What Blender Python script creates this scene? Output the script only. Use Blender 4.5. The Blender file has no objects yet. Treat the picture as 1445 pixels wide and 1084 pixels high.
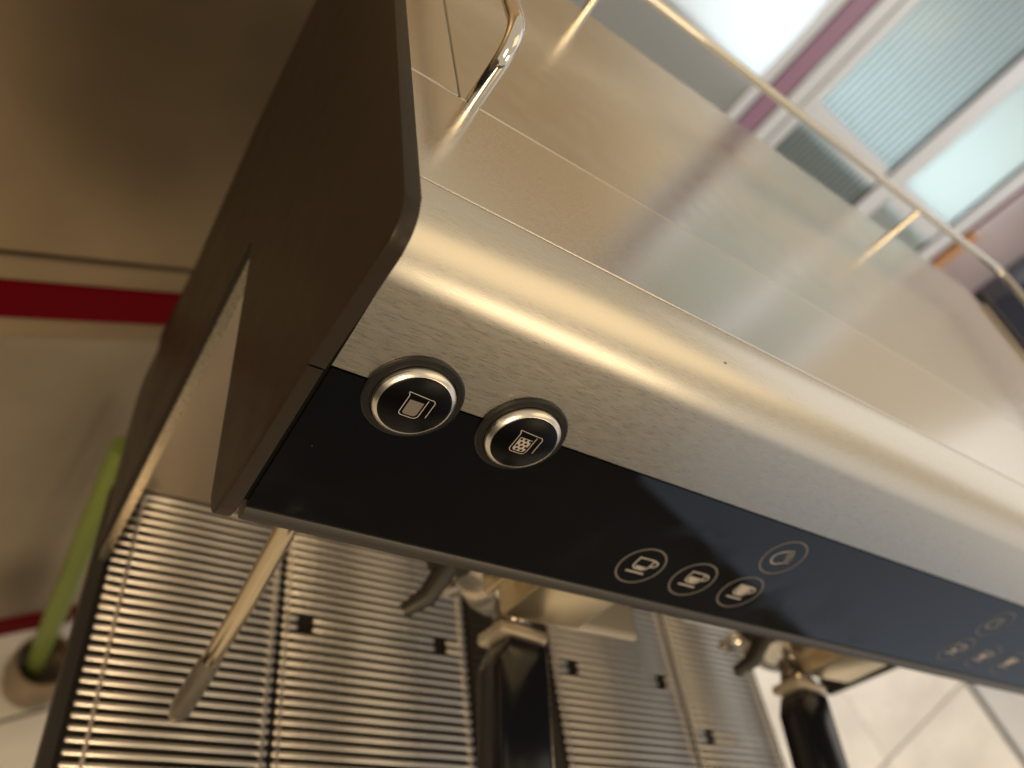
import bpy, bmesh, math, random
from mathutils import Vector, Matrix
random.seed(7)
S = bpy.context.scene
COL = S.collection
PI = math.pi

# ---------------------------------------------------------------- camera
CAM = Vector((-0.0730, -0.2072, 0.1095))
RX = Vector((0.81007898, -0.12469252, 0.57290821))     # image right
RY = Vector((0.31055409, -0.73755266, -0.59964342))    # image down
RZ = Vector((0.49732103, 0.66367752, -0.55875214))     # forward
cam_d = bpy.data.cameras.new('camera')
cam = bpy.data.objects.new('camera', cam_d)
COL.objects.link(cam)
M = Matrix((( RX.x, -RY.x, -RZ.x, CAM.x), (RX.y, -RY.y, -RZ.y, CAM.y), (RX.z, -RY.z, -RZ.z, CAM.z), (0, 0, 0, 1)))
# rows of the fitted rotation are the camera axes in world space
R3 = [RX, RY, RZ]
M = Matrix(((R3[0][0], -R3[1][0], -R3[2][0], CAM.x),
            (R3[0][1], -R3[1][1], -R3[2][1], CAM.y),
            (R3[0][2], -R3[1][2], -R3[2][2], CAM.z), (0, 0, 0, 1)))
cam.matrix_world = M
cam_d.sensor_width = 36.0
cam_d.lens = 1073.66 / 1445 * 36.0
cam_d.clip_start = 0.01
cam_d.clip_end = 60
cam_d.dof.use_dof = True
cam_d.dof.focus_distance = 0.262
cam_d.dof.aperture_fstop = 6.8
S.camera = cam

# ---------------------------------------------------------------- world, lamps, exposure
W = bpy.data.worlds.new('World'); S.world = W; W.use_nodes = True
W.node_tree.nodes['Background'].inputs[0].default_value = (0.70, 0.585, 0.425, 1)
W.node_tree.nodes['Background'].inputs[1].default_value = 0.86
S.view_settings.view_transform = 'Standard'
S.view_settings.look = 'None'
S.view_settings.exposure = 0.10
S.view_settings.gamma = 1.0


def lamp(name, loc, target, sx, sy, power, col):
    d = bpy.data.lights.new(name, 'AREA'); d.shape = 'RECTANGLE'; d.size = sx; d.size_y = sy
    d.energy = power; d.color = col
    o = bpy.data.objects.new(name, d); COL.objects.link(o)
    o.location = loc
    o.rotation_euler = (Vector(target) - Vector(loc)).to_track_quat('-Z', 'Y').to_euler()
    return o


lamp('warm_ceiling_lamp', (0.95, -0.85, 1.45), (0.2, 0.0, -0.1), 1.5, 1.0, 4.6, (1.0, 0.74, 0.38))
lamp('warm_side_lamp', (-0.5, -1.2, 0.35), (0.2, 0.0, -0.3), 0.4, 0.4, 11, (1.0, 0.70, 0.36))
lamp('warm_front_fill', (0.95, -1.55, 0.22), (0.1, 0.0, -0.05), 0.7, 0.35, 3.4, (1.0, 0.76, 0.46))  # added fill, no visible source: warms the left of the front steel
lamp('daylight_window', (3.1, -1.45, -0.25), (0.7, 0.0, -0.3), 2.3, 2.2, 4.4, (0.66, 0.80, 1.0))
lamp('cool_overhead_fill', (3.6, 0.6, 1.7), (1.0, 0.1, -0.4), 2.6, 2.6, 11, (0.92, 0.96, 1.0))  # added overhead fill for a cool highlight along the steel curve


def fill_spot(name, loc, target, power, cone, col, rad=0.12):
    d = bpy.data.lights.new(name, 'SPOT'); d.energy = power; d.color = col
    d.spot_size = math.radians(cone); d.spot_blend = 0.6; d.shadow_soft_size = rad
    o = bpy.data.objects.new(name, d); COL.objects.link(o); o.location = loc
    o.rotation_euler = (Vector(target) - Vector(loc)).to_track_quat('-Z', 'Y').to_euler()


fill_spot('floor_fill', (3.3, 0.5, 2.0), (3.3, 0.5, -1.43), 185, 62, (1.0, 0.95, 0.89))  # added spot, unseen source: brightens the floor and misses the machine
fill_spot('partition_fill', (1.7, 1.1, 2.3), (2.15, 2.0, 0.1), 150, 70, (0.82, 0.90, 1.0))  # added cool spot, unseen source: brightens the partition frames

# ---------------------------------------------------------------- materials
def mat(name, col, rough=0.5, metal=0.0, spec=0.5, ior=1.5, coat=0.0):
    m = bpy.data.materials.new(name); m.use_nodes = True
    b = m.node_tree.nodes['Principled BSDF']
    b.inputs['Base Color'].default_value = (*col, 1)
    b.inputs['Roughness'].default_value = rough
    b.inputs['Metallic'].default_value = metal
    b.inputs['Specular IOR Level'].default_value = spec
    b.inputs['IOR'].default_value = ior
    b.inputs['Coat Weight'].default_value = coat
    return m


def N(m, t, **kw):
    n = m.node_tree.nodes.new(t)
    for k, v in kw.items():
        setattr(n, k, v)
    return n


def grain(m, scale, r0, r1, bump=0.0, dist=0.0002, detail=3, colvar=None, blot=None):
    """noise stretched by `scale` drives roughness, fine relief and a little colour"""
    nt = m.node_tree; b = nt.nodes['Principled BSDF']
    tc = N(m, 'ShaderNodeTexCoord'); mp = N(m, 'ShaderNodeMapping'); mp.inputs['Scale'].default_value = scale
    nz = N(m, 'ShaderNodeTexNoise'); nz.inputs['Scale'].default_value = 1.0; nz.inputs['Detail'].default_value = detail
    nt.links.new(tc.outputs['Object'], mp.inputs[0]); nt.links.new(mp.outputs[0], nz.inputs['Vector'])
    mr = N(m, 'ShaderNodeMapRange'); mr.inputs[1].default_value = 0.3; mr.inputs[2].default_value = 0.7
    mr.inputs[3].default_value = r0; mr.inputs[4].default_value = r1
    nt.links.new(nz.outputs['Fac'], mr.inputs[0]); nt.links.new(mr.outputs[0], b.inputs['Roughness'])
    if bump:
        bp = N(m, 'ShaderNodeBump'); bp.inputs['Strength'].default_value = bump; bp.inputs['Distance'].default_value = dist
        nt.links.new(nz.outputs['Fac'], bp.inputs['Height']); nt.links.new(bp.outputs[0], b.inputs['Normal'])
    if colvar:
        cr = N(m, 'ShaderNodeMix', data_type='RGBA')
        c = b.inputs['Base Color'].default_value
        cr.inputs[6].default_value = [x * (1 - colvar) for x in c[:3]] + [1]
        cr.inputs[7].default_value = [min(1, x * (1 + colvar)) for x in c[:3]] + [1]
        mr2 = N(m, 'ShaderNodeMapRange'); mr2.inputs[1].default_value = 0.3; mr2.inputs[2].default_value = 0.7
        src = nz.outputs['Fac']
        if blot:
            n2 = N(m, 'ShaderNodeTexNoise'); n2.inputs['Scale'].default_value = blot; n2.inputs['Detail'].default_value = 4
            nt.links.new(tc.outputs['Object'], n2.inputs['Vector']); src = n2.outputs['Fac']
        nt.links.new(src, mr2.inputs[0]); nt.links.new(mr2.outputs[0], cr.inputs[0])
        nt.links.new(cr.outputs[2], b.inputs['Base Color'])
    return m


def specks(m):
    """a few tiny dark dents and nicks in the sheet"""
    nt = m.node_tree; b = nt.nodes['Principled BSDF']
    src = b.inputs['Base Color'].links[0].from_socket
    tc = N(m, 'ShaderNodeTexCoord'); vo = N(m, 'ShaderNodeTexVoronoi'); vo.inputs['Scale'].default_value = 30
    mp = N(m, 'ShaderNodeMapping'); mp.inputs['Scale'].default_value = (0.55, 1, 1)
    nt.links.new(tc.outputs['Object'], mp.inputs[0]); nt.links.new(mp.outputs[0], vo.inputs['Vector'])
    lt = N(m, 'ShaderNodeMath', operation='LESS_THAN'); lt.inputs[1].default_value = 0.014
    nt.links.new(vo.outputs['Distance'], lt.inputs[0])
    mx = N(m, 'ShaderNodeMix', data_type='RGBA'); mx.inputs[7].default_value = (0.16, 0.14, 0.12, 1)
    nt.links.new(src, mx.inputs[6]); nt.links.new(lt.outputs[0], mx.inputs[0]); nt.links.new(mx.outputs[2], b.inputs['Base Color'])


STEEL = grain(mat('brushed_steel', (0.61, 0.575, 0.515), 0.3, 1.0), (170, 3600, 3600), 0.26, 0.33, 0.06, 0.00005, 1, 0.035)
specks(STEEL)
b_ = STEEL.node_tree.nodes['Principled BSDF']; b_.inputs['Anisotropic'].default_value = 0.55
tg = N(STEEL, 'ShaderNodeTangent', direction_type='RADIAL', axis='X'); STEEL.node_tree.links.new(tg.outputs[0], b_.inputs['Tangent'])
DECK = grain(mat('satin_steel', (0.66, 0.62, 0.56), 0.2, 1.0), (1800, 1800, 1800), 0.17, 0.25, 0.05, 0.00003, 1, 0.05)
TRAY = grain(mat('polished_steel', (0.60, 0.575, 0.525), 0.1, 1.0), (60, 60, 60), 0.18, 0.24)
CHROME = mat('chrome', (0.66, 0.65, 0.63), 0.05, 1.0)
DCHROME = mat('dark_chrome', (0.30, 0.27, 0.24), 0.22, 1.0)  # darker chrome, toned slightly brown
SATIN = grain(mat('warm_tinted_chrome', (0.78, 0.69, 0.53), 0.2, 1.0), (900, 900, 900), 0.22, 0.32)  # reflected warm lamplight is tinted into the chrome's base colour
BROWN = grain(mat('brown_lacquer', (0.0195, 0.0148, 0.0112), 0.42, 0.0, 0.25), (40, 40, 40), 0.38, 0.46, 0.0, colvar=0.06, blot=9)
BLACK = mat('black_plastic', (0.012, 0.012, 0.013), 0.42, 0.0, 0.4)
RUBBER = mat('black_gap', (0.004, 0.004, 0.004), 0.7, 0.0, 0.2)
GLASS = mat('black_glass', (0.0012, 0.0017, 0.003), 0.04, 0.0, 0.7)
def dusty(m):
    nt = m.node_tree; b = nt.nodes['Principled BSDF']
    tc = N(m, 'ShaderNodeTexCoord')
    vo = N(m, 'ShaderNodeTexVoronoi'); vo.inputs['Scale'].default_value = 95
    nt.links.new(tc.outputs['Object'], vo.inputs['Vector'])
    lt = N(m, 'ShaderNodeMath', operation='LESS_THAN'); lt.inputs[1].default_value = 0.022
    nt.links.new(vo.outputs['Distance'], lt.inputs[0])
    n2 = N(m, 'ShaderNodeTexNoise'); n2.inputs['Scale'].default_value = 22; n2.inputs['Detail'].default_value = 6
    n2.inputs['Distortion'].default_value = 1.2
    nt.links.new(tc.outputs['Object'], n2.inputs['Vector'])
    mr = N(m, 'ShaderNodeMapRange'); mr.inputs[1].default_value = 0.42; mr.inputs[2].default_value = 0.72
    mr.inputs[3].default_value = 0.035; mr.inputs[4].default_value = 0.22
    nt.links.new(n2.outputs['Fac'], mr.inputs[0]); nt.links.new(mr.outputs[0], b.inputs['Roughness'])
    mx = N(m, 'ShaderNodeMix', data_type='RGBA'); mx.inputs[7].default_value = (0.055, 0.055, 0.055, 1)
    mx.inputs[6].default_value = b.inputs['Base Color'].default_value
    nt.links.new(lt.outputs[0], mx.inputs[0]); nt.links.new(mx.outputs[2], b.inputs['Base Color'])


dusty(GLASS)
CAPM = mat('black_cap', (0.0015, 0.0015, 0.002), 0.28, 0.0, 0.12)
FLANGE = grain(mat('black_flange', (0.010, 0.010, 0.0105), 0.35, 0.0, 0.3), (900, 900, 900), 0.3, 0.42)
LIP = mat('dark_grey_trim', (0.035, 0.033, 0.032), 0.30, 0.0, 0.4)
PRINT = mat('grey_print', (0.32, 0.30, 0.295), 0.5)
PRINT2 = mat('dim_grey_print', (0.12, 0.11, 0.105), 0.5)
SLAT = grain(mat('slat_steel', (0.66, 0.635, 0.61), 0.3, 1.0), (30, 300, 300), 0.26, 0.36)
DARK = mat('dark_tray_plastic', (0.022, 0.019, 0.017), 0.45, 0.0, 0.4)
SPLASH = mat('backsplash_steel', (0.68, 0.61, 0.52), 0.34, 1.0)
RINGM = mat('ring_satin', (0.70, 0.67, 0.62), 0.24, 1.0)
FERR = mat('cream_metal', (0.62, 0.55, 0.46), 0.35, 0.7)
COVER = mat('warm_satin_metal', (0.86, 0.74, 0.52), 0.30, 1.0)  # golden base colour carries the warm reflection on the group covers
GREYP = mat('grey_enamel', (0.30, 0.285, 0.26), 0.35)
HANDLE = mat('black_handle', (0.008, 0.009, 0.013), 0.16, 0.0, 0.4)

# ---------------------------------------------------------------- mesh helpers
def mesh_obj(name, bm, m, parent=None, smooth=False):
    me = bpy.data.meshes.new(name)
    bmesh.ops.recalc_face_normals(bm, faces=bm.faces[:])
    bm.to_mesh(me); bm.free()
    if smooth:
        for p in me.polygons:
            p.use_smooth = True
        try:
            me.set_sharp_from_angle(angle=math.radians(38))
        except Exception:
            pass
    me.materials.append(m)
    o = bpy.data.objects.new(name, me); COL.objects.link(o)
    if parent:
        o.parent = parent
        o.matrix_parent_inverse = Matrix.Identity(4)
        o.location = -parent_origin(parent)
    return o


def parent_origin(p):
    v = Vector((0, 0, 0))
    while p:
        v += p.location; p = p.parent
    return v


def thing(name, loc, label, cat, group=None):
    o = bpy.data.objects.new(name, None); COL.objects.link(o)
    o.location = loc; o.empty_display_size = 0.02
    tag(o, label, cat, group)
    return o


def tag(o, label, cat, group=None):
    o['label'] = label; o['category'] = cat
    if group:
        o['group'] = group


def box(bm, x0, x1, y0, y1, z0, z1, bev=0.0, seg=2, mtx=None):
    r = bmesh.ops.create_cube(bm, size=1)
    vs = r['verts']
    for v in vs:
        v.co = Vector(((x0 + x1) / 2 + v.co.x * (x1 - x0), (y0 + y1) / 2 + v.co.y * (y1 - y0), (z0 + z1) / 2 + v.co.z * (z1 - z0)))
    if bev:
        es = list({e for v in vs for e in v.link_edges})
        rb = bmesh.ops.bevel(bm, geom=es, offset=bev, segments=seg, affect='EDGES', profile=0.5)
        vs = list({v for v in rb['verts']} | {v for v in vs if v.is_valid})
    if mtx:
        bmesh.ops.transform(bm, matrix=mtx, verts=[v for v in vs if v.is_valid])
    return vs


def new():
    return bmesh.new()


def boxo(name, b, m, parent=None, bev=0.0, mtx=None, smooth=False):
    bm = new(); box(bm, *b, bev=bev)
    if mtx:
        bmesh.ops.transform(bm, matrix=mtx, verts=bm.verts[:])
    return mesh_obj(name, bm, m, parent, smooth)


def prism(bm, prof, x0, x1, bev=0.0, seg=2):
    """profile in (y,z) extruded along x"""
    a = [bm.verts.new((x0, y, z)) for y, z in prof]; b = [bm.verts.new((x1, y, z)) for y, z in prof]
    n = len(prof)
    f0 = bm.faces.new(a); f1 = bm.faces.new(list(reversed(b)))
    for i in range(n):
        bm.faces.new((a[i], a[(i + 1) % n], b[(i + 1) % n], b[i]))
    if bev:
        es = list(f0.edges) + list(f1.edges)
        bmesh.ops.bevel(bm, geom=es, offset=bev, segments=seg, affect='EDGES', profile=0.5)
    return bm


def rounded(pts, rads, n=7):
    """round the corners of a polygon"""
    out = []
    k = len(pts)
    for i in range(k):
        p = Vector(pts[i]); a = Vector(pts[i - 1]); b = Vector(pts[(i + 1) % k]); r = rads[i]
        if r <= 0:
            out.append(tuple(p)); continue
        u = (a - p).normalized(); w = (b - p).normalized()
        ang = u.angle(w); t = r / math.tan(ang / 2)
        c = p + (u + w).normalized() * (r / math.sin(ang / 2))
        s = p + u * t; e = p + w * t
        a0 = math.atan2(s.y - c.y, s.x - c.x); a1 = math.atan2(e.y - c.y, e.x - c.x)
        d = (a1 - a0 + PI) % (2 * PI) - PI
        for j in range(n + 1):
            q = a0 + d * j / n
            out.append((c.x + r * math.cos(q), c.y + r * math.sin(q)))
    return out


def tube(bm, pts, rad, seg=14, caps=True):
    pts = [Vector(p) for p in pts]
    rads = rad if isinstance(rad, (list, tuple)) else [rad] * len(pts)
    t0 = (pts[1] - pts[0]).normalized()
    nrm = t0.orthogonal().normalized()
    rings = []
    for i, p in enumerate(pts):
        if i == 0: t = t0
        elif i == len(pts) - 1: t = (pts[i] - pts[i - 1]).normalized()
        else: t = ((pts[i] - pts[i - 1]).normalized() + (pts[i + 1] - pts[i]).normalized()).normalized()
        nrm = (nrm - t * nrm.dot(t)).normalized(); bi = t.cross(nrm)
        rings.append([bm.verts.new(p + (nrm * math.cos(2 * PI * k / seg) + bi * math.sin(2 * PI * k / seg)) * rads[i]) for k in range(seg)])
    for a, b in zip(rings, rings[1:]):
        for k in range(seg):
            bm.faces.new((a[k], a[(k + 1) % seg], b[(k + 1) % seg], b[k]))
    if caps:
        bm.faces.new(list(reversed(rings[0]))); bm.faces.new(rings[-1])
    return bm


def bend(pts, r, n=8):
    """polyline with rounded corners in 3-D"""
    pts = [Vector(p) for p in pts]
    out = [pts[0]]
    for i in range(1, len(pts) - 1):
        p = pts[i]; u = (pts[i - 1] - p).normalized(); w = (pts[i + 1] - p).normalized()
        for j in range(n + 1):
            t = j / n
            a = p + u * r * (1 - t); b = p + w * r * t
            out.append(((p + u * r) * (1 - t) ** 2 + p * 2 * t * (1 - t) + (p + w * r) * t ** 2))
    out.append(pts[-1])
    return out


def lathe(bm, prof, mtx, seg=48):
    """prof = [(r, h)] round local z"""
    rings = []
    for r, h in prof:
        if r < 1e-7:
            rings.append([bm.verts.new(mtx @ Vector((0, 0, h)))])
        else:
            rings.append([bm.verts.new(mtx @ Vector((r * math.cos(2 * PI * k / seg), r * math.sin(2 * PI * k / seg), h))) for k in range(seg)])
    for a, b in zip(rings, rings[1:]):
        for k in range(seg):
            k2 = (k + 1) % seg
            if len(a) == 1 and len(b) == 1: continue
            if len(a) == 1: bm.faces.new((a[0], b[k2], b[k]))
            elif len(b) == 1: bm.faces.new((a[k], a[k2], b[0]))
            else: bm.faces.new((a[k], a[k2], b[k2], b[k]))
    return bm


def axis_mtx(origin, z, x=None):
    z = Vector(z).normalized()
    x = Vector(x) if x else z.orthogonal()
    x = (x - z * x.dot(z)).normalized(); y = z.cross(x)
    return Matrix(((x.x, y.x, z.x, origin[0]), (x.y, y.y, z.y, origin[1]), (x.z, y.z, z.z, origin[2]), (0, 0, 0, 1)))


# ================================================================ ROOM (what shows round the machine)
FLOOR = -1.43
A23 = math.radians(23)
TILE = grain(mat('cream_tile', (0.68, 0.64, 0.58), 0.25, 0.0, 0.5), (1.6, 5, 3), 0.2, 0.34, 0.0, detail=5, colvar=0.17)
TILE2 = grain(mat('grey_tile', (0.55, 0.55, 0.55), 0.3), (3, 3, 3), 0.25, 0.35, colvar=0.05)
GROUT = mat('dark_floor', (0.055, 0.048, 0.042), 0.7)
RED = mat('red_trim', (0.115, 0.0003, 0.0045), 0.5, 0.0, 0.04)
PURPLE = mat('hazed_red_trim', (0.34, 0.20, 0.30), 0.35)  # red trim with veiling glare mixed into its colour
DARKLINE = mat('dark_seal', (0.05, 0.05, 0.05), 0.6)
WHITE = mat('white_frame', (0.70, 0.73, 0.78), 0.35)
CAB = grain(mat('cabinet_steel', (0.38, 0.29, 0.19), 0.4, 0.85), (3, 3, 3), 0.34, 0.5, 0.0, detail=4, colvar=0.30, blot=2.6)

bm = new()
s = 9
for p in ((-s, -s), (s, -s), (s, s), (-s, s)):
    bm.verts.new((p[0], p[1], FLOOR - 0.006))
bm.faces.new(bm.verts[:])
floor = mesh_obj('floor', bm, GROUT); floor['kind'] = 'structure'
rot23 = Matrix.Rotation(A23, 4, 'Z')


def uvp(u, v, z=0.0):
    return rot23 @ Vector((u, v, z))


TU, TV = 1.00, 0.966
u_edge, v_joint = 3.70, -0.68
me_tile = None
for i in range(-5, 0):
    for j in range(-1, 4):
        u0 = u_edge + i * TU; v0 = v_joint + j * TV
        if me_tile is None:
            t = boxo('tile', (0.003, TU - 0.003, 0.003, TV - 0.003, -0.02, 0), TILE, None, 0.0015)
            me_tile = t.data
        else:
            t = bpy.data.objects.new('tile', me_tile); COL.objects.link(t)
        t.parent = floor
        t.location = uvp(u0, v0, FLOOR); t.rotation_euler = (0, 0, A23)
th = boxo('threshold_strip', (u_edge + 0.004, u_edge + 0.05, -3.2, 2.6, FLOOR - 0.02, FLOOR + 0.004), DARKLINE, floor, 0.002, rot23)
gs = boxo('grey_slab', (u_edge + 0.054, u_edge + 2.2, -3.2, 2.6, FLOOR - 0.02, FLOOR - 0.001), TILE2, floor, 0.002, rot23)

# steel cabinet with red trims, behind left
v0 = 0.4375
cab = thing('steel_cabinet', uvp(-0.4, v0 + 0.25, FLOOR), 'brown reflecting steel cabinet with a red trim band, behind the machine at left', 'cabinet')


def cbox(name, u0, u1, d0, d1, z0, z1, m, bev=0.002):
    return boxo(name, (u0, u1, v0 + d0, v0 + d1, z0, z1), m, cab, bev, rot23)


CU0, CU1 = -1.6, 0.30
cbox('carcass', CU0, CU1, 0.012, 0.5, FLOOR, 0.45, CAB)
cbox('upper_panel', CU0, CU1, 0.0, 0.011, -0.484, 0.45, CAB)
cbox('upper_moulding', CU0, CU1, -0.004, 0.011, -0.519, -0.4875, CAB)
t = cbox('trim_band', CU0, CU1, -0.006, 0.011, -0.5725, -0.5205, RED)
t['label'] = 'deep red trim band'
cbox('lower_moulding', CU0, CU1, -0.004, 0.011, -0.604, -0.574, CAB)
CAB2 = grain(mat('cabinet_steel_grey', (0.36, 0.305, 0.24), 0.4, 0.85), (3, 3, 3), 0.34, 0.5, 0.0, detail=4, colvar=0.28, blot=2.2)
cbox('lower_panel', CU0, CU1, 0.0, 0.011, -1.37, -0.607, CAB2)
t = cbox('base_trim', CU0, CU1, -0.006, 0.011, FLOOR, -1.372, RED)
t['label'] = 'red skirting strip'

# pot with a green stick
POT = grain(mat('tan_pot', (0.17, 0.12, 0.07), 0.35), (30, 30, 8), 0.3, 0.4, 0, colvar=0.3, blot=14)
GREEN = grain(mat('green_stick', (0.15, 0.19, 0.045), 0.5, 0.0, 0.2), (60, 60, 8), 0.35, 0.45, 0, colvar=0.12)
pc = Vector((0.072, 0.392, FLOOR))
bm = new()
lathe(bm, [(0, 0.001), (0.040, 0.001), (0.049, 0.02), (0.053, 0.06), (0.048, 0.105), (0.045, 0.115), (0.041, 0.112), (0.044, 0.095), (0.046, 0.05), (0.0, 0.03)], Matrix.Translation(pc), 32)
pot = mesh_obj('pot', bm, POT, None, True)
tag(pot, 'small tan pot on the pale floor with a green stick in it', 'pot')
bm = new()
p0 = Vector((0.0625, 0.392, FLOOR + 0.034)); p1 = Vector((0.0335, 0.4462, -0.772))
dirn = (p1 - p0).normalized()
L = (p1 - p0).length
knots = []
rr = []
for i in range(15):
    tt = i / 14
    knots.append(p0 + dirn * L * tt); rr.append(0.0155 + (0.0015 if i % 5 == 0 and i else 0))
tube(bm, knots, rr, 14)
stick = mesh_obj('green_stick', bm, GREEN, None, True)
tag(stick, 'green rod leaning out of the tan pot behind the drip tray', 'stick')

# glazed partition behind right: it faces the camera, verticals at constant s
F38 = math.radians(-38)
FU = Vector((math.cos(F38), math.sin(F38), 0)); FN = Vector((-math.sin(F38), math.cos(F38), 0))
K = 3.5 / 2.0
FD = 3.5
FO = Vector((CAM.x, CAM.y, 0))
FM = Matrix(((FU.x, FN.x, 0, FO.x), (FU.y, FN.y, 0, FO.y), (0, 0, 1, 0), (0, 0, 0, 1)))


def zz(z):
    return CAM.z + (z - CAM.z) * K


par = thing('glass_partition', FM @ Vector((0.2, FD, FLOOR)), 'pale framed glass partition with ribbed panes and a dull red upright', 'partition')


def fbox(name, s0, s1, d0, d1, z0, z1, m, parent=par, bev=0.003):
    return boxo(name, (s0 * K, s1 * K, FD + d0, FD + d1, zz(z0), zz(z1)), m, parent, bev, FM)


def pane_mat(name, col, rough=0.3):
    m = bpy.data.materials.new(name); m.use_nodes = True
    nt = m.node_tree; out = nt.nodes['Material Output']
    nt.nodes.remove(nt.nodes['Principled BSDF'])
    tr = nt.nodes.new('ShaderNodeBsdfTranslucent'); tr.inputs[0].default_value = (*col, 1)
    df = nt.nodes.new('ShaderNodeBsdfPrincipled'); df.inputs['Base Color'].default_value = (*[c * 0.8 for c in col], 1)
    df.inputs['Roughness'].default_value = rough
    mx = nt.nodes.new('ShaderNodeMixShader'); mx.inputs[0].default_value = 0.45
    nt.links.new(tr.outputs[0], mx.inputs[1]); nt.links.new(df.outputs[0], mx.inputs[2]); nt.links.new(mx.outputs[0], out.inputs[0])
    return m


PINK = grain(mat('pinkish_plaster', (0.46, 0.38, 0.38), 0.6), (2.5, 2.5, 2.5), 0.5, 0.7, 0, detail=5, colvar=0.2)
PANE = pane_mat('ribbed_glass', (0.68, 0.74, 0.75), 0.12)
RIB = mat('rib_glass', (0.20, 0.25, 0.26), 0.15)
PANE2 = pane_mat('frosted_glass', (0.70, 0.76, 0.76), 0.2)
PANE3 = pane_mat('white_glass', (0.74, 0.77, 0.78), 0.3)
ZL, ZS, ZM, ZT, ZH = -0.62, -0.125, -0.074, 0.335, 0.470    # lower edge, sill, pane foot, top (as at 2 m)
fbox('pane', -0.95, -0.118, 0.0, 0.012, ZL, ZT, PANE3)
fbox('frame', -0.116, -0.090, -0.02, 0.02, ZL, ZT, WHITE)
fbox('seal', -0.0895, -0.0845, -0.012, 0.02, ZL, ZT, DARKLINE)
t = fbox('trim_upright', -0.084, -0.041, -0.016, 0.02, ZL, ZT, PURPLE); t['label'] = 'dull red upright between white frames'
fbox('seal', -0.0405, -0.036, -0.012, 0.02, ZL, ZT, DARKLINE)
fbox('frame', -0.0355, -0.004, -0.02, 0.02, ZL, ZT, WHITE)
fbox('seal', -0.0035, 0.0005, -0.012, 0.02, ZL, ZT, DARKLINE)
fbox('frame', 0.001, 0.022, -0.02, 0.02, ZL, ZT, WHITE)
# ribbed pane: real corrugation


def ribbed(s0, s1, z0, z1, n, m):
    bm = new(); k = n * 6; prev = None
    for i in range(k + 1):
        s = (s0 + (s1 - s0) * i / k) * K
        d = FD + 0.004 * math.cos(2 * PI * i / 6)
        a = bm.verts.new(FM @ Vector((s, d, zz(z0)))); b = bm.verts.new(FM @ Vector((s, d, zz(z1))))
        c = bm.verts.new(FM @ Vector((s, FD + 0.010, zz(z0)))); e = bm.verts.new(FM @ Vector((s, FD + 0.010, zz(z1))))
        if prev:
            bm.faces.new((prev[0], a, b, prev[1])); bm.faces.new((prev[2], prev[3], e, c))
            bm.faces.new((prev[0], prev[2], c, a)); bm.faces.new((prev[1], b, e, prev[3]))
        prev = (a, b, c, e)
    return mesh_obj('ribbed_pane', bm, m, par, True)


ribbed(0.0235, 0.249, ZM, ZT, 16, PANE)
ribbed(0.0235, 0.249, ZL, ZS, 16, PANE)
for i in range(16):
    sc = 0.0235 + (i + 0.5) * (0.249 - 0.0235) / 16
    for za, zb in ((ZM, ZT), (ZL, ZS)):
        fbox('glass_rib', sc - 0.0028, sc + 0.0028, -0.016, -0.005, za + 0.001, zb - 0.001, RIB, par, 0.003)
fbox('backlight_blocker', -0.95, 0.4335, 0.05, 0.07, ZL, ZS - 0.002, PINK)  # added sheet, keeps the backlight off the lower panes
fbox('sill', 0.0235, 0.249, -0.025, 0.02, ZS, ZM, WHITE)
fbox('seal', 0.2495, 0.2575, -0.012, 0.02, ZL, ZT, DARKLINE)
fbox('frame', 0.258, 0.296, -0.02, 0.02, ZL, ZT, WHITE)
fbox('pane', 0.2965, 0.4335, 0.0, 0.012, ZM, ZT, PANE2)
fbox('pane', 0.2965, 0.4335, 0.0, 0.012, ZL, ZS, PANE2)
fbox('sill', 0.2965, 0.4335, -0.025, 0.02, ZS, ZM, WHITE)
fbox('seal', 0.434, 0.4395, -0.012, 0.02, ZL, ZT, DARKLINE)
fbox('frame', 0.440, 0.469, -0.02, 0.02, ZL, ZT, WHITE)
t = fbox('trim_edge', 0.4695, 0.479, -0.014, 0.02, ZL, ZT, RED); t['label'] = 'thin dark red edge strip'
HEAD = mat('cream_header', (0.74, 0.60, 0.42), 0.5)
fbox('header_rail', -0.95, 0.479, -0.03, 0.02, ZT + 0.001, ZH, HEAD)
DTRIM = mat('dark_brown_trim', (0.09, 0.045, 0.04), 0.4)
fbox('upper_trim', -0.090, -0.036, -0.034, -0.0305, ZT + 0.001, ZH, DTRIM)
for a, b in ((-0.95, -0.118), (0.024, 0.249), (0.297, 0.4335)):
    fbox('upper_pane', a, b, 0.0, 0.012, ZH + 0.001, 0.95, PANE2 if a > 0 else HEAD)
for a, b in ((-0.117, -0.085), (-0.0405, 0.0235), (0.2495, 0.2965), (0.434, 0.479)):
    fbox('upper_frame', a, b, -0.02, 0.02, ZH + 0.001, 0.95, WHITE)
fbox('upper_trim', -0.0845, -0.041, -0.016, 0.02, ZH + 0.001, 0.95, DTRIM)
# wall beyond with a warm post, a dark case and a white box
PEACH = mat('warm_wood', (0.62, 0.34, 0.15), 0.45)
NAVY = mat('navy_case', (0.012, 0.016, 0.035), 0.4)
BOXW = mat('white_box', (0.78, 0.74, 0.74), 0.5)
wl = fbox('pink_wall', 0.4795, 1.6, 0.10, 0.16, -0.80, ZT, PINK, None)
tag(wl, 'mottled pinkish plaster wall to the right of the glass partition', 'wall')
ps = fbox('wooden_post', 0.482, 0.505, 0.02, 0.06, -0.80, -0.05, PEACH, None)
tag(ps, 'warm orange wooden post beside the red edge of the partition', 'post')
nv = fbox('navy_case', 0.600, 0.76, -0.25, 0.05, -0.165, 0.03, NAVY, None, 0.02)
tag(nv, 'dark navy case behind the rear right rail corner of the machine', 'case')
wb = fbox('white_box', 0.60, 0.78, -0.45, -0.20, -0.30, -0.19, BOXW, None, 0.02)
tag(wb, 'white box just below the dark navy case', 'box')
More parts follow.
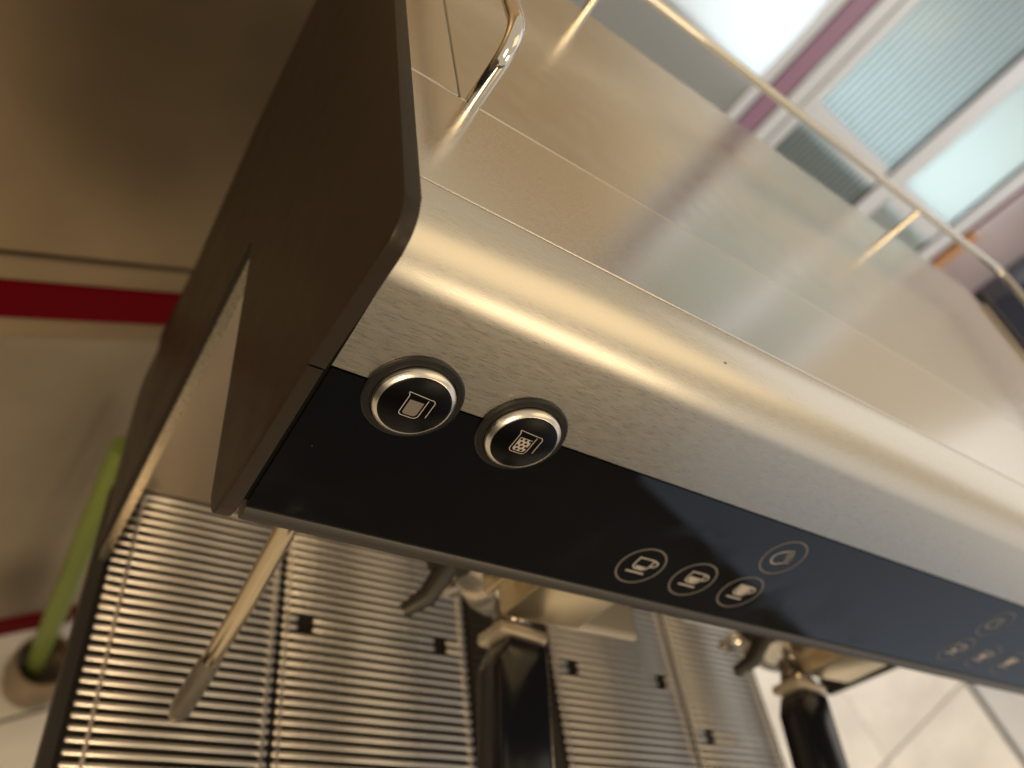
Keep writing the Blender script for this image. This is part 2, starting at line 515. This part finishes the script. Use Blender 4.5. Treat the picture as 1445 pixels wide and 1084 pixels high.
sh = fbox('shelf', 0.52, 1.2, -0.5, 0.09, -0.33, -0.302, PINK, None, 0.005)
tag(sh, 'pinkish shelf under the white box and navy case', 'shelf')
# daylight behind the panes
lamp('backlight_daylight', FM @ Vector((0.33, FD + 0.55, zz(-0.02))), FM @ Vector((0.33, FD, zz(-0.01))), 1.5, 0.2, 18, (0.80, 0.95, 1.0))
lamp('backlight_white', FM @ Vector((-0.45, FD + 0.6, zz(-0.02))), FM @ Vector((-0.40, FD, zz(-0.02))), 0.45, 0.35, 10, (0.95, 0.98, 1.0))

# ================================================================ TABLE
TABLE_Z = -0.53
tb = thing('work_table', (0.34, 0.16, FLOOR), 'dark narrow table carrying the espresso machine', 'table')
boxo('table_top', (0.06, 0.62, 0.03, 0.33, TABLE_Z - 0.03, TABLE_Z), DARK, tb, 0.003)
for x in (0.22, 0.56):
    for y in (0.08, 0.29):
        boxo('leg', (x - 0.02, x + 0.02, y - 0.02, y + 0.02, FLOOR, TABLE_Z - 0.0305), DARK, tb, 0.003)

# ================================================================ ESPRESSO MACHINE
XL, XR = 0.0005, 0.6895
mc = thing('espresso_machine', (0.345, 0.15, TABLE_Z), 'steel espresso machine with black touch panel, brown side panel and cup rail', 'coffee machine')

SB = Vector((-0.0317, -0.0585)); BT = Vector((-0.0424, -0.1336))
pv = (SB - BT).normalized()              # up along the panel (y,z)
pn = Vector((-pv.y, pv.x))               # outward
PV = Vector((0, pv.x, pv.y)); PN = Vector((0, pn.x, pn.y)); PX = Vector((1, 0, 0))

# front steel sheet
R = 0.0269
prof = []
for i in range(25):
    q = math.radians(90 + 81.9 * i / 24)
    prof.append((R * math.cos(q), -R + R * math.sin(q)))
prof.append((SB.x, SB.y + 0.0003))
inner = [(y + 0.0012 * 0.99, z - 0.0012 * 0.14) if i > 20 else (y * 0.955, -R + (z + R) * 0.955) for i, (y, z) in enumerate(prof)]
bm = new(); prism(bm, prof + list(reversed(inner)), XL, XR)
front = mesh_obj('front_panel', bm, STEEL, mc, True)
# dark inner housing that shows in the gaps
hp = [(0.325, -0.004), (0.002, -0.004), (-0.016, -0.012), (-0.0255, -0.030), (-0.030, -0.0585), (-0.0395, -0.130), (-0.036, -0.1335), (0.02, -0.148), (0.1535, -0.150), (0.1535, -0.43), (0.325, -0.43)]
bm = new(); prism(bm, hp, -0.0015, 0.689)
mesh_obj('housing', bm, RUBBER, mc)
# top strip, side border, cup tray
boxo('top_strip', (XL, XR, 0.0008, 0.0720, -0.003, 0.0002), DECK, mc, 0.0005)
boxo('tray_border', (XL, 0.0222, 0.0730, 0.3195, -0.003, 0.0001), DECK, mc, 0.0005)
ct = rounded([(0.0230, 0.0728), (0.664, 0.0728), (0.664, 0.3195), (0.0230, 0.3195)], [0, 0, 0.02, 0])
bm = new()
lo = [bm.verts.new((x, y, -0.003)) for x, y in ct]; hi = [bm.verts.new((x, y, 0.0)) for x, y in ct]
bm.faces.new(list(reversed(lo))); ft = bm.faces.new(hi)
for i in range(len(ct)):
    bm.faces.new((lo[i], lo[(i + 1) % len(ct)], hi[(i + 1) % len(ct)], hi[i]))
bmesh.ops.bevel(bm, geom=list(ft.edges), offset=0.0005, segments=2, affect='EDGES', profile=0.5)
mesh_obj('cup_tray', bm, TRAY, mc)
boxo('tray_rim', (0.6645, 0.6680, 0.0735, 0.300, -0.003, 0.0030), DECK, mc, 0.0010)
# cup rail
RH, RY_ = 0.0320, 0.3165
bm = new()
path = [(0.0288, 0.0740, -0.001), (0.0288, 0.0740, RH), (0.0288, RY_, RH), (0.663, RY_, RH), (0.663, 0.0740, RH), (0.663, 0.0740, -0.001)]
tube(bm, bend(path, 0.0145, 10), 0.0034, 18)
rail = mesh_obj('cup_rail', bm, CHROME, mc, True)
for x in (0.146, 0.516):
    bm = new(); tube(bm, [(x, RY_, 0.0), (x, RY_, RH)], 0.0030, 12)
    mesh_obj('rail_post', bm, CHROME, rail, True)

# control panel of black glass and its trim
bm = new()
g = [SB - pv * 0.0005, BT + pv * 0.004]
thick = 0.0025
prof = [g[0] + pn * 0.0002, g[1] + pn * 0.0002, g[1] - pn * thick, g[0] - pn * thick]
prism(bm, [tuple(p) for p in prof], XL + 0.0003, XR, 0.0)
panel = mesh_obj('control_panel', bm, GLASS, mc)
lp = [BT + pv * 0.0036 + pn * 0.0008, BT + pv * 0.0005 + pn * 0.0022, BT - pv * 0.0020 + pn * 0.0020, BT - pv * 0.0042 - pn * 0.0008, BT - pv * 0.0042 - pn * 0.010, BT + pv * 0.0036 - pn * 0.010]
bm = new(); prism(bm, [tuple(p) for p in lp], XL + 0.0003, XR, 0.0)
mesh_obj('panel_lip', bm, LIP, mc, True)


def on_panel(x, s, h=0.0):
    """point at x along the machine, s up the panel from the steel edge, h off the glass"""
    p = SB + pv * s + pn * h
    return Vector((x, p.x, p.y))


def panel_mtx(x, s, h):
    o = on_panel(x, s, h)
    return Matrix(((PX.x, PV.x, PN.x, o.x), (PX.y, PV.y, PN.y, o.y), (PX.z, PV.z, PN.z, o.z), (0, 0, 0, 1)))


def stroke(bm, pts, w, h0, h1, mtx, closed=False):
    """flat printed line of width w"""
    pts = [Vector(p) for p in pts]
    n = len(pts); L_, R_ = [], []
    for i in range(n):
        if closed:
            d1 = (pts[i] - pts[i - 1]).normalized(); d2 = (pts[(i + 1) % n] - pts[i]).normalized()
        else:
            d1 = (pts[i] - pts[max(i - 1, 0)]); d2 = (pts[min(i + 1, n - 1)] - pts[i])
            d1 = d1.normalized() if d1.length else d2.normalized()
            d2 = d2.normalized() if d2.length else d1
        t = (d1 + d2).normalized(); nn = Vector((-t.y, t.x))
        sc = 1 / max(0.5, math.sqrt(max(0.01, (1 + d1.dot(d2)) / 2)))
        L_.append(pts[i] + nn * w / 2 * sc); R_.append(pts[i] - nn * w / 2 * sc)
    va = [bm.verts.new(mtx @ Vector((p.x, p.y, h1))) for p in L_]; vb = [bm.verts.new(mtx @ Vector((p.x, p.y, h1))) for p in R_]
    for i in range(n if closed else n - 1):
        j = (i + 1) % n
        bm.faces.new((va[i], vb[i], vb[j], va[j]))


def fill(bm, pts, h, mtx, holes=None):
    vs = [bm.verts.new(mtx @ Vector((p[0], p[1], h))) for p in pts]
    bm.faces.new(vs)


def arc(cx, cy, r, a0, a1, n=10):
    return [(cx + r * math.cos(math.radians(a0 + (a1 - a0) * i / n)), cy + r * math.sin(math.radians(a0 + (a1 - a0) * i / n))) for i in range(n + 1)]


# milk buttons
def milk_button(x, s, foam):
    mt = panel_mtx(x, s, 0.0002)
    bm = new()
    lathe(bm, [(0.0135, 0.0), (0.0180, 0.0), (0.0180, 0.0008), (0.0174, 0.0014), (0.0152, 0.0016), (0.0149, 0.0010), (0.0138, 0.0010), (0.0, 0.0010)], mt, 64)
    b = mesh_obj('milk_button', bm, FLANGE, mc, True)
    b['label'] = 'round button with a jug of foam symbol' if foam else 'round button with a full jug symbol'
    bm = new()
    lathe(bm, [(0.0147, 0.0008), (0.0146, 0.0032), (0.0143, 0.0037), (0.0131, 0.0046), (0.0128, 0.0047), (0.0126, 0.0044), (0.0126, 0.0038)], mt, 64)
    mesh_obj('button_ring', bm, RINGM, b, True)
    bm = new()
    lathe(bm, [(0.0126, 0.0035), (0.0126, 0.0046), (0.0122, 0.0049), (0.0, 0.0049)], mt, 64)
    mesh_obj('button_cap', bm, CAPM, b, True)
    # jug symbol
    bm = new(); h = 0.00496; k = 0.00148; w = 0.00030
    def T(p): return (p[0] * k, p[1] * k)
    # outline: lip at left, vertical side, rounded foot, rim to the right and handle
    body = [(-3.3, 3.6)] + [(-2.75, 2.5), (-2.75, 1.4), (-2.75, -2.2)] + arc(-1.75, -2.4, 1.0, 180, 270, 6) + [(0.6, -3.4)] + arc(0.9, -2.1, 1.3, 270, 360, 6) + [(2.2, 2.2), (2.2, 2.75)]
    stroke(bm, [T(p) for p in body], w, 0, h, mt)
    rim = [(-3.3, 3.6), (2.6, 3.2)] + arc(3.0, 2.3, 0.95, 90, 0, 6) + [(3.95, -2.2)]
    stroke(bm, [T(p) for p in rim], w, 0, h, mt)
    mesh_obj('jug_symbol', bm, PRINT, b)
    bm = new()
    inn = [(-2.05, 1.6), (1.6, 1.6), (1.6, -2.0), (1.2, -2.7), (0.6, -2.85), (-1.4, -2.85), (-1.9, -2.6), (-2.05, -2.2)]
    fill(bm, [T(p) for p in inn], h + 0.00001, mt)
    mesh_obj('milk_fill', bm, PRINT2 if not foam else mat('foam_print', (0.30, 0.27, 0.25), 0.5), b)
    if foam:
        bm = new()
        for r_ in range(4):
            for c_ in range(3):
                cx = -1.45 + c_ * 1.35 + (0.62 if r_ % 2 else 0); cy = 1.05 - r_ * 1.12
                if cx > 1.5: continue
                fill(bm, [T((cx + 0.40 * math.cos(a * PI / 6), cy + 0.40 * math.sin(a * PI / 6))) for a in range(12)], h + 0.00003, mt)
        mesh_obj('foam_bubbles', bm, CAPM, b)


milk_button(0.0314, -0.0010, False)
milk_button(0.0777, -0.0009, True)


# touch keys printed on the glass
def touch_key(x, s, level):
    mt = panel_mtx(x, s, 0.0002); h = 0.00012; w = 0.00085; k = 0.00180
    bm = new()
    stroke(bm, [(0.01255 * math.cos(2 * PI * i / 64), 0.01255 * math.sin(2 * PI * i / 64)) for i in range(64)], 0.0009, 0, h, mt, True)
    rg = mesh_obj('key_ring', bm, PRINT2, None); bm = new()
    def T(p): return (p[0] * k, p[1] * k)
    if level is None:     # rosette: cleaning symbol
        k = 0.00160
        ca, sa = math.cos(math.radians(28)), math.sin(math.radians(28))
        def T(p): return ((p[0] * ca - p[1] * sa) * k, (p[0] * sa + p[1] * ca) * k)
        dome = [(1.2, 3.0), (0.2, 3.1)] + arc(-1.3, 0.1, 2.9, 75, 285, 20) + [(0.6, -2.9)]
        stroke(bm, [T(p) for p in dome], w * 0.9, 0, h, mt)
        for i in range(5):
            y0 = 2.9 - i * 1.42
            stroke(bm, [T(p) for p in [(0.7, y0), (3.7 - 0.35 * abs(i - 1.5), y0 - 0.3)]], w * 0.66, 0, h, mt)
    else:
        cup = [(-2.6, 3.0), (-2.6, 0.6)] + arc(-0.9, 0.4, 1.7, 180, 262, 6) + arc(0.9, 0.4, 1.7, 278, 360, 6) + [(2.6, 0.6), (2.6, 3.0)]
        stroke(bm, [T(p) for p in cup], w, 0, h, mt, True)
        stroke(bm, [T(p) for p in [(2.7, 2.5)] + arc(3.3, 1.6, 1.1, 90, -90, 8) + [(2.7, 0.5)]], w, 0, h, mt)
        stroke(bm, [T(p) for p in [(-3.3, -2.7), (3.0, -2.7)]], w * 1.3, 0, h, mt)
        top = {1: -0.1, 2: 1.1, 3: 2.7}[level]
        fl = [(-2.0, top), (2.0, top), (2.0, 0.2), (1.3, -0.75), (0.6, -1.0), (-0.6, -1.0), (-1.3, -0.75), (-2.0, 0.2)]
        if top < 0.2: fl = [(-1.9, top), (1.9, top), (1.3, -0.75), (0.6, -1.0), (-0.6, -1.0), (-1.3, -0.75)]
        fill(bm, [T(p) for p in fl], h + 0.00002, mt)
    o = mesh_obj('touch_key', bm, PRINT, panel)
    rg.parent = o; rg.location = -parent_origin(o)
    o['label'] = 'ringed sun-like cleaning symbol' if level is None else ('ringed cup symbol, little filled', 'ringed cup symbol, half filled', 'ringed cup symbol, full')[level - 1]
    if level is None: o['label'] = 'ringed symbol of a shell-like outline with short rays'


for gx in (0.0, 0.2871):
    for i, x in enumerate((0.1827, 0.2182, 0.2537)):
        touch_key(x + gx, -0.0507, i + 1)
touch_key(0.2549, -0.0202, None)
touch_key(0.1838 + 0.2871, -0.0202, None)

# left side panel: lacquered plate following the head, the column and the foot
X0, X1 = -0.0085, -0.0030
up = rounded([(0.335, 0.0062), (-0.0345, 0.0062), (-0.0375, -0.0555), (-0.0300, -0.0585), (0.0, -0.0603), (0.32, -0.0625)], [0.002, 0.0125, 0.001, 0.004, 0.01, 0.001], 8)
bm = new(); prism(bm, up, X0, X1, 0.0006)
side = mesh_obj('side_panel', bm, BROWN, mc, True)
low = rounded([(-0.0376, -0.0560), (-0.0480, -0.1415), (0.1290, -0.1430), (0.0985, -0.3500), (0.0880, -0.424), (0.250, -0.424), (0.241, -0.340), (0.302, -0.180), (0.3195, -0.0630), (0.0, -0.0609), (-0.0300, -0.0590)],
              [0, 0.0125, 0.004, 0.004, 0.002, 0.02, 0.02, 0.01, 0.001, 0.01, 0.004], 8)
bm = new(); prism(bm, low, X0 + 0.0003, X1, 0.0006)
for v in bm.verts:                      # the lower plate leans outwards a little below the crease
    if v.co.x < -0.006: v.co.x -= max(0.0, -0.062 - v.co.z) * 0.010 * max(0.0, min(1.0, (0.42 + v.co.z) / 0.1))
mesh_obj('lower_plate', bm, BROWN, side, True)
bm = new(); prism(bm, [(0.1281, -0.1440), (0.0976, -0.3490), (0.0874, -0.4190), (0.0905, -0.4190), (0.1005, -0.3490), (0.1309, -0.1440)], -0.0060, -0.0004, 0.0003)
mesh_obj('column_lit_edge', bm, SATIN, side)  # bright strip stands in for warm light on the column's front edge
# right side panel: black
rp = rounded([(0.335, 0.004), (-0.030, 0.004), (-0.0405, -0.0585), (-0.0470, -0.1400), (0.035, -0.145), (0.040, -0.345), (0.20, -0.345), (0.30, -0.18)], [0.002, 0.012, 0, 0.01, 0.004, 0.006, 0.01, 0.01], 6)
bm = new(); prism(bm, rp, 0.6925, 0.6985, 0.0006)
mesh_obj('side_panel', bm, BLACK, mc, True)

# back splash and drip tray
boxo('backsplash', (0.0, 0.69, 0.1500, 0.1530, -0.419, -0.1500), SPLASH, mc, 0.0005)
GZ = -0.42
tr = thing_parts = boxo('drip_tray', (-0.0010, 0.692, -0.105, 0.1495, -0.437, -0.4290), DARK, mc, 0.001)
boxo('tray_edge', (-0.0095, -0.0012, -0.105, 0.1490, -0.431, -0.4195), DARK, mc, 0.0012)
boxo('tray_edge', (0.6922, 0.6950, -0.105, 0.1490, -0.431, -0.4215), DARK, mc, 0.0008)
boxo('tray_divider', (0.2985, 0.3875, -0.105, 0.1490, -0.4288, -0.4215), DARK, mc, 0.001)
boxo('machine_base', (0.07, 0.62, 0.0, 0.33, TABLE_Z + 0.001, -0.4375), DARK, mc, 0.003)
# dark ribs on the divider
rib = None
for i in range(34):
    y = 0.1470 - i * 0.0071
    if rib is None:
        rib = boxo('divider_rib', (0.3000, 0.3360, -0.0019, 0.0019, -0.0012, 0.0012), DARK, None, 0.0006)
        o = rib
    else:
        o = bpy.data.objects.new('divider_rib', rib.data); COL.objects.link(o)
    o.parent = mc; o.location = Vector((0, y, -0.4205)) - parent_origin(mc)

# group heads
def group_head(x):
    bm = new()
    lathe(bm, [(0.046, 0.0), (0.046, -0.052), (0.044, -0.056), (0.044, -0.066), (0.047, -0.070), (0.047, -0.088), (0.045, -0.092), (0.0, -0.092)], Matrix.Translation((x, 0.046, -0.140)), 56)
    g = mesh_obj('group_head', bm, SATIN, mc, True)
    bm = new(); box(bm, x - 0.078, x - 0.050, 0.012, 0.05, -0.235, -0.140, 0.006)
    tube(bm, [(x - 0.066, 0.016, -0.225), (x - 0.074, 0.000, -0.238), (x - 0.084, -0.006, -0.248)], [0.007, 0.006, 0.004], 12)
    mesh_obj('hot_water_spout', bm, DARK, g, True)
    bm = new(); box(bm, x - 0.034, x + 0.026, -0.012, 0.040, -0.226, -0.140, 0.005)
    box(bm, x - 0.047, x - 0.041, -0.002, 0.036, -0.220, -0.140, 0.002)
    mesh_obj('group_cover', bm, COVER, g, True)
    if x > 0.4: return
    bm = new(); box(bm, x + 0.034, x + 0.088, -0.004, 0.070, -0.238, -0.231, 0.003)
    mesh_obj('side_plate', bm, GREYP, g)


for x in (0.2180, 0.5050):
    group_head(x)

# steam wand
bm = new()
w = [(0.036, 0.016, -0.145), (0.0440, 0.003, -0.195), (0.0500, -0.0065, -0.270), (0.0535, -0.0130, -0.330)]
tube(bm, bend(w, 0.012, 6), 0.0055, 18)
wand = mesh_obj('steam_wand', bm, mat('wand_chrome', (0.66, 0.56, 0.40), 0.08, 1.0), mc, True)
bm = new()
tube(bm, [(0.0533, -0.0127, -0.327), (0.0537, -0.0134, -0.333), (0.0560, -0.0178, -0.378), (0.0566, -0.019, -0.388), (0.0568, -0.0194, -0.392)], [0.0056, 0.0066, 0.0072, 0.0070, 0.0040], 18)
mesh_obj('wand_sleeve', bm, mat('grey_sleeve', (0.20, 0.18, 0.16), 0.3, 0.7), wand, True)

bm = new()
tube(bm, [(0.0568, -0.0194, -0.3921), (0.0571, -0.0199, -0.3965), (0.0574, -0.0204, -0.4010)], [0.0042, 0.0052, 0.0030], 16)
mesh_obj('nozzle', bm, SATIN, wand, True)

# ================================================================ DRIP GRATES
def grate(x0, x1, label, notches=(), bars=()):
    t = thing('drip_grate', ((x0 + x1) / 2, 0.02, GZ - 0.006), label, 'grate', 'slatted steel grates on the drip tray')
    base = parent_origin(t)
    me = None
    for i in range(34):
        y = 0.1476 - i * 0.0071
        gap = [n for n in notches if abs(n[1] - y) < 0.0071]
        if gap:
            segs = []; c = x0
            for n in sorted(gap):
                segs.append((c, n[0] - 0.0065)); c = n[0] + 0.0065
            segs.append((c, x1))
            bm = new()
            for a, b in segs:
                if b - a > 0.003:
                    tube(bm, [(a, 0, 0), (a + 0.0008, 0, 0), (b - 0.0008, 0, 0), (b, 0, 0)], [0.0012, 0.00185, 0.00185, 0.0012], 10)
            o = mesh_obj('slat', bm, SLAT, None, True)
        elif me is None:
            bm = new(); tube(bm, [(x0, 0, 0), (x0 + 0.0008, 0, 0), (x1 - 0.0008, 0, 0), (x1, 0, 0)], [0.0012, 0.00185, 0.00185, 0.0012], 10)
            o = mesh_obj('slat', bm, SLAT, None, True); me = o.data
        else:
            o = bpy.data.objects.new('slat', me); COL.objects.link(o)
        o.parent = t; o.location = Vector((0, y, GZ - 0.0019)) - base
    for bx in bars:
        bm = new(); tube(bm, [(bx, 0.1455, GZ - 0.0016), (bx, -0.094, GZ - 0.0016)], 0.0017, 8)
        mesh_obj('support_bar', bm, SLAT, t, True)
    return t


grate(0.0020, 0.1255, 'leftmost slatted steel grate, under the steam wand', (), (0.0140, 0.1215))
grate(0.1290, 0.2945, 'golden lit slatted grate between steam wand and first portafilter', ((0.1476, 0.0646), (0.2690, 0.0646)), (0.1325, 0.2905))
grate(0.3915, 0.5560, 'grey slatted grate just right of the first portafilter', ((0.4150, 0.0646), (0.5330, 0.0646)), (0.3955, 0.5510))
grate(0.5595, 0.6905, 'rightmost slatted grate, left of the second portafilter', ((0.5840, 0.0196),), (0.5640, 0.6850))

# ================================================================ PORTAFILTERS
def portafilter(x, label):
    t = thing('portafilter', (x, 0.046, -0.275), label, 'portafilter', 'portafilters locked into the machine')
    bm = new()
    lathe(bm, [(0.0, -0.275), (0.030, -0.275), (0.034, -0.268), (0.0355, -0.240), (0.040, -0.2375), (0.040, -0.2325), (0.0, -0.2325)], Matrix.Translation((x, 0.046, 0)), 48)
    mesh_obj('basket_holder', bm, CHROME, t, True)
    ax = Vector((-0.10, -1, -0.03)).normalized()
    o = Vector((x - 0.003, 0.016, -0.250))
    mt = axis_mtx(o, ax, (1, 0, 0))
    bm = new(); lathe(bm, [(0.012, 0.0), (0.011, 0.010), (0.0125, 0.018), (0.0150, 0.022), (0.0, 0.022)], mt, 32)
    mesh_obj('neck', bm, DCHROME, t, True)
    bm = new(); box(bm, -0.0182, 0.0182, -0.0135, 0.0135, 0.0222, 0.0300, 0.0025, 2, mt)
    mesh_obj('ferrule', bm, FERR, t, True)
    bm = new()
    # broad flat-faced grip with one chamfered shoulder, rounded edges
    out = [(-0.0110, 0.0303), (0.0178, 0.0303), (0.0178, 0.166), (0.0140, 0.172), (-0.0140, 0.172), (-0.0178, 0.166), (-0.0186, 0.046)]
    a = [bm.verts.new(mt @ Vector((x_, -0.0130, z_))) for x_, z_ in out]; b = [bm.verts.new(mt @ Vector((x_, 0.0130, z_))) for x_, z_ in out]
    bm.faces.new(a); bm.faces.new(list(reversed(b)))
    for k_ in range(len(out)):
        k2 = (k_ + 1) % len(out); bm.faces.new((a[k_], b[k_], b[k2], a[k2]))
    bmesh.ops.bevel(bm, geom=bm.edges[:], offset=0.0028, segments=3, affect='EDGES', profile=0.5)
    mesh_obj('handle', bm, HANDLE, t, True)
    bm = new(); box(bm, 0.0180, 0.0196, -0.0100, 0.0100, 0.034, 0.160, 0.0006, 2, mt)
    mesh_obj('edge_glint', bm, SATIN, t, True)  # bright strip stands in for the highlight along the handle's right edge
    for sx in (-0.016, 0.016):
        bm = new(); tube(bm, bend([(x, 0.046, -0.272), (x + sx, 0.046, -0.288), (x + sx, 0.046, -0.302)], 0.006, 4), 0.006, 12)
        mesh_obj('spout', bm, CHROME, t, True)


portafilter(0.2180, 'black handled portafilter between the golden and grey grates')
portafilter(0.5050, 'black handled portafilter at right, seen against the pale floor')

S.render.resolution_x = 1024
S.render.resolution_y = 768
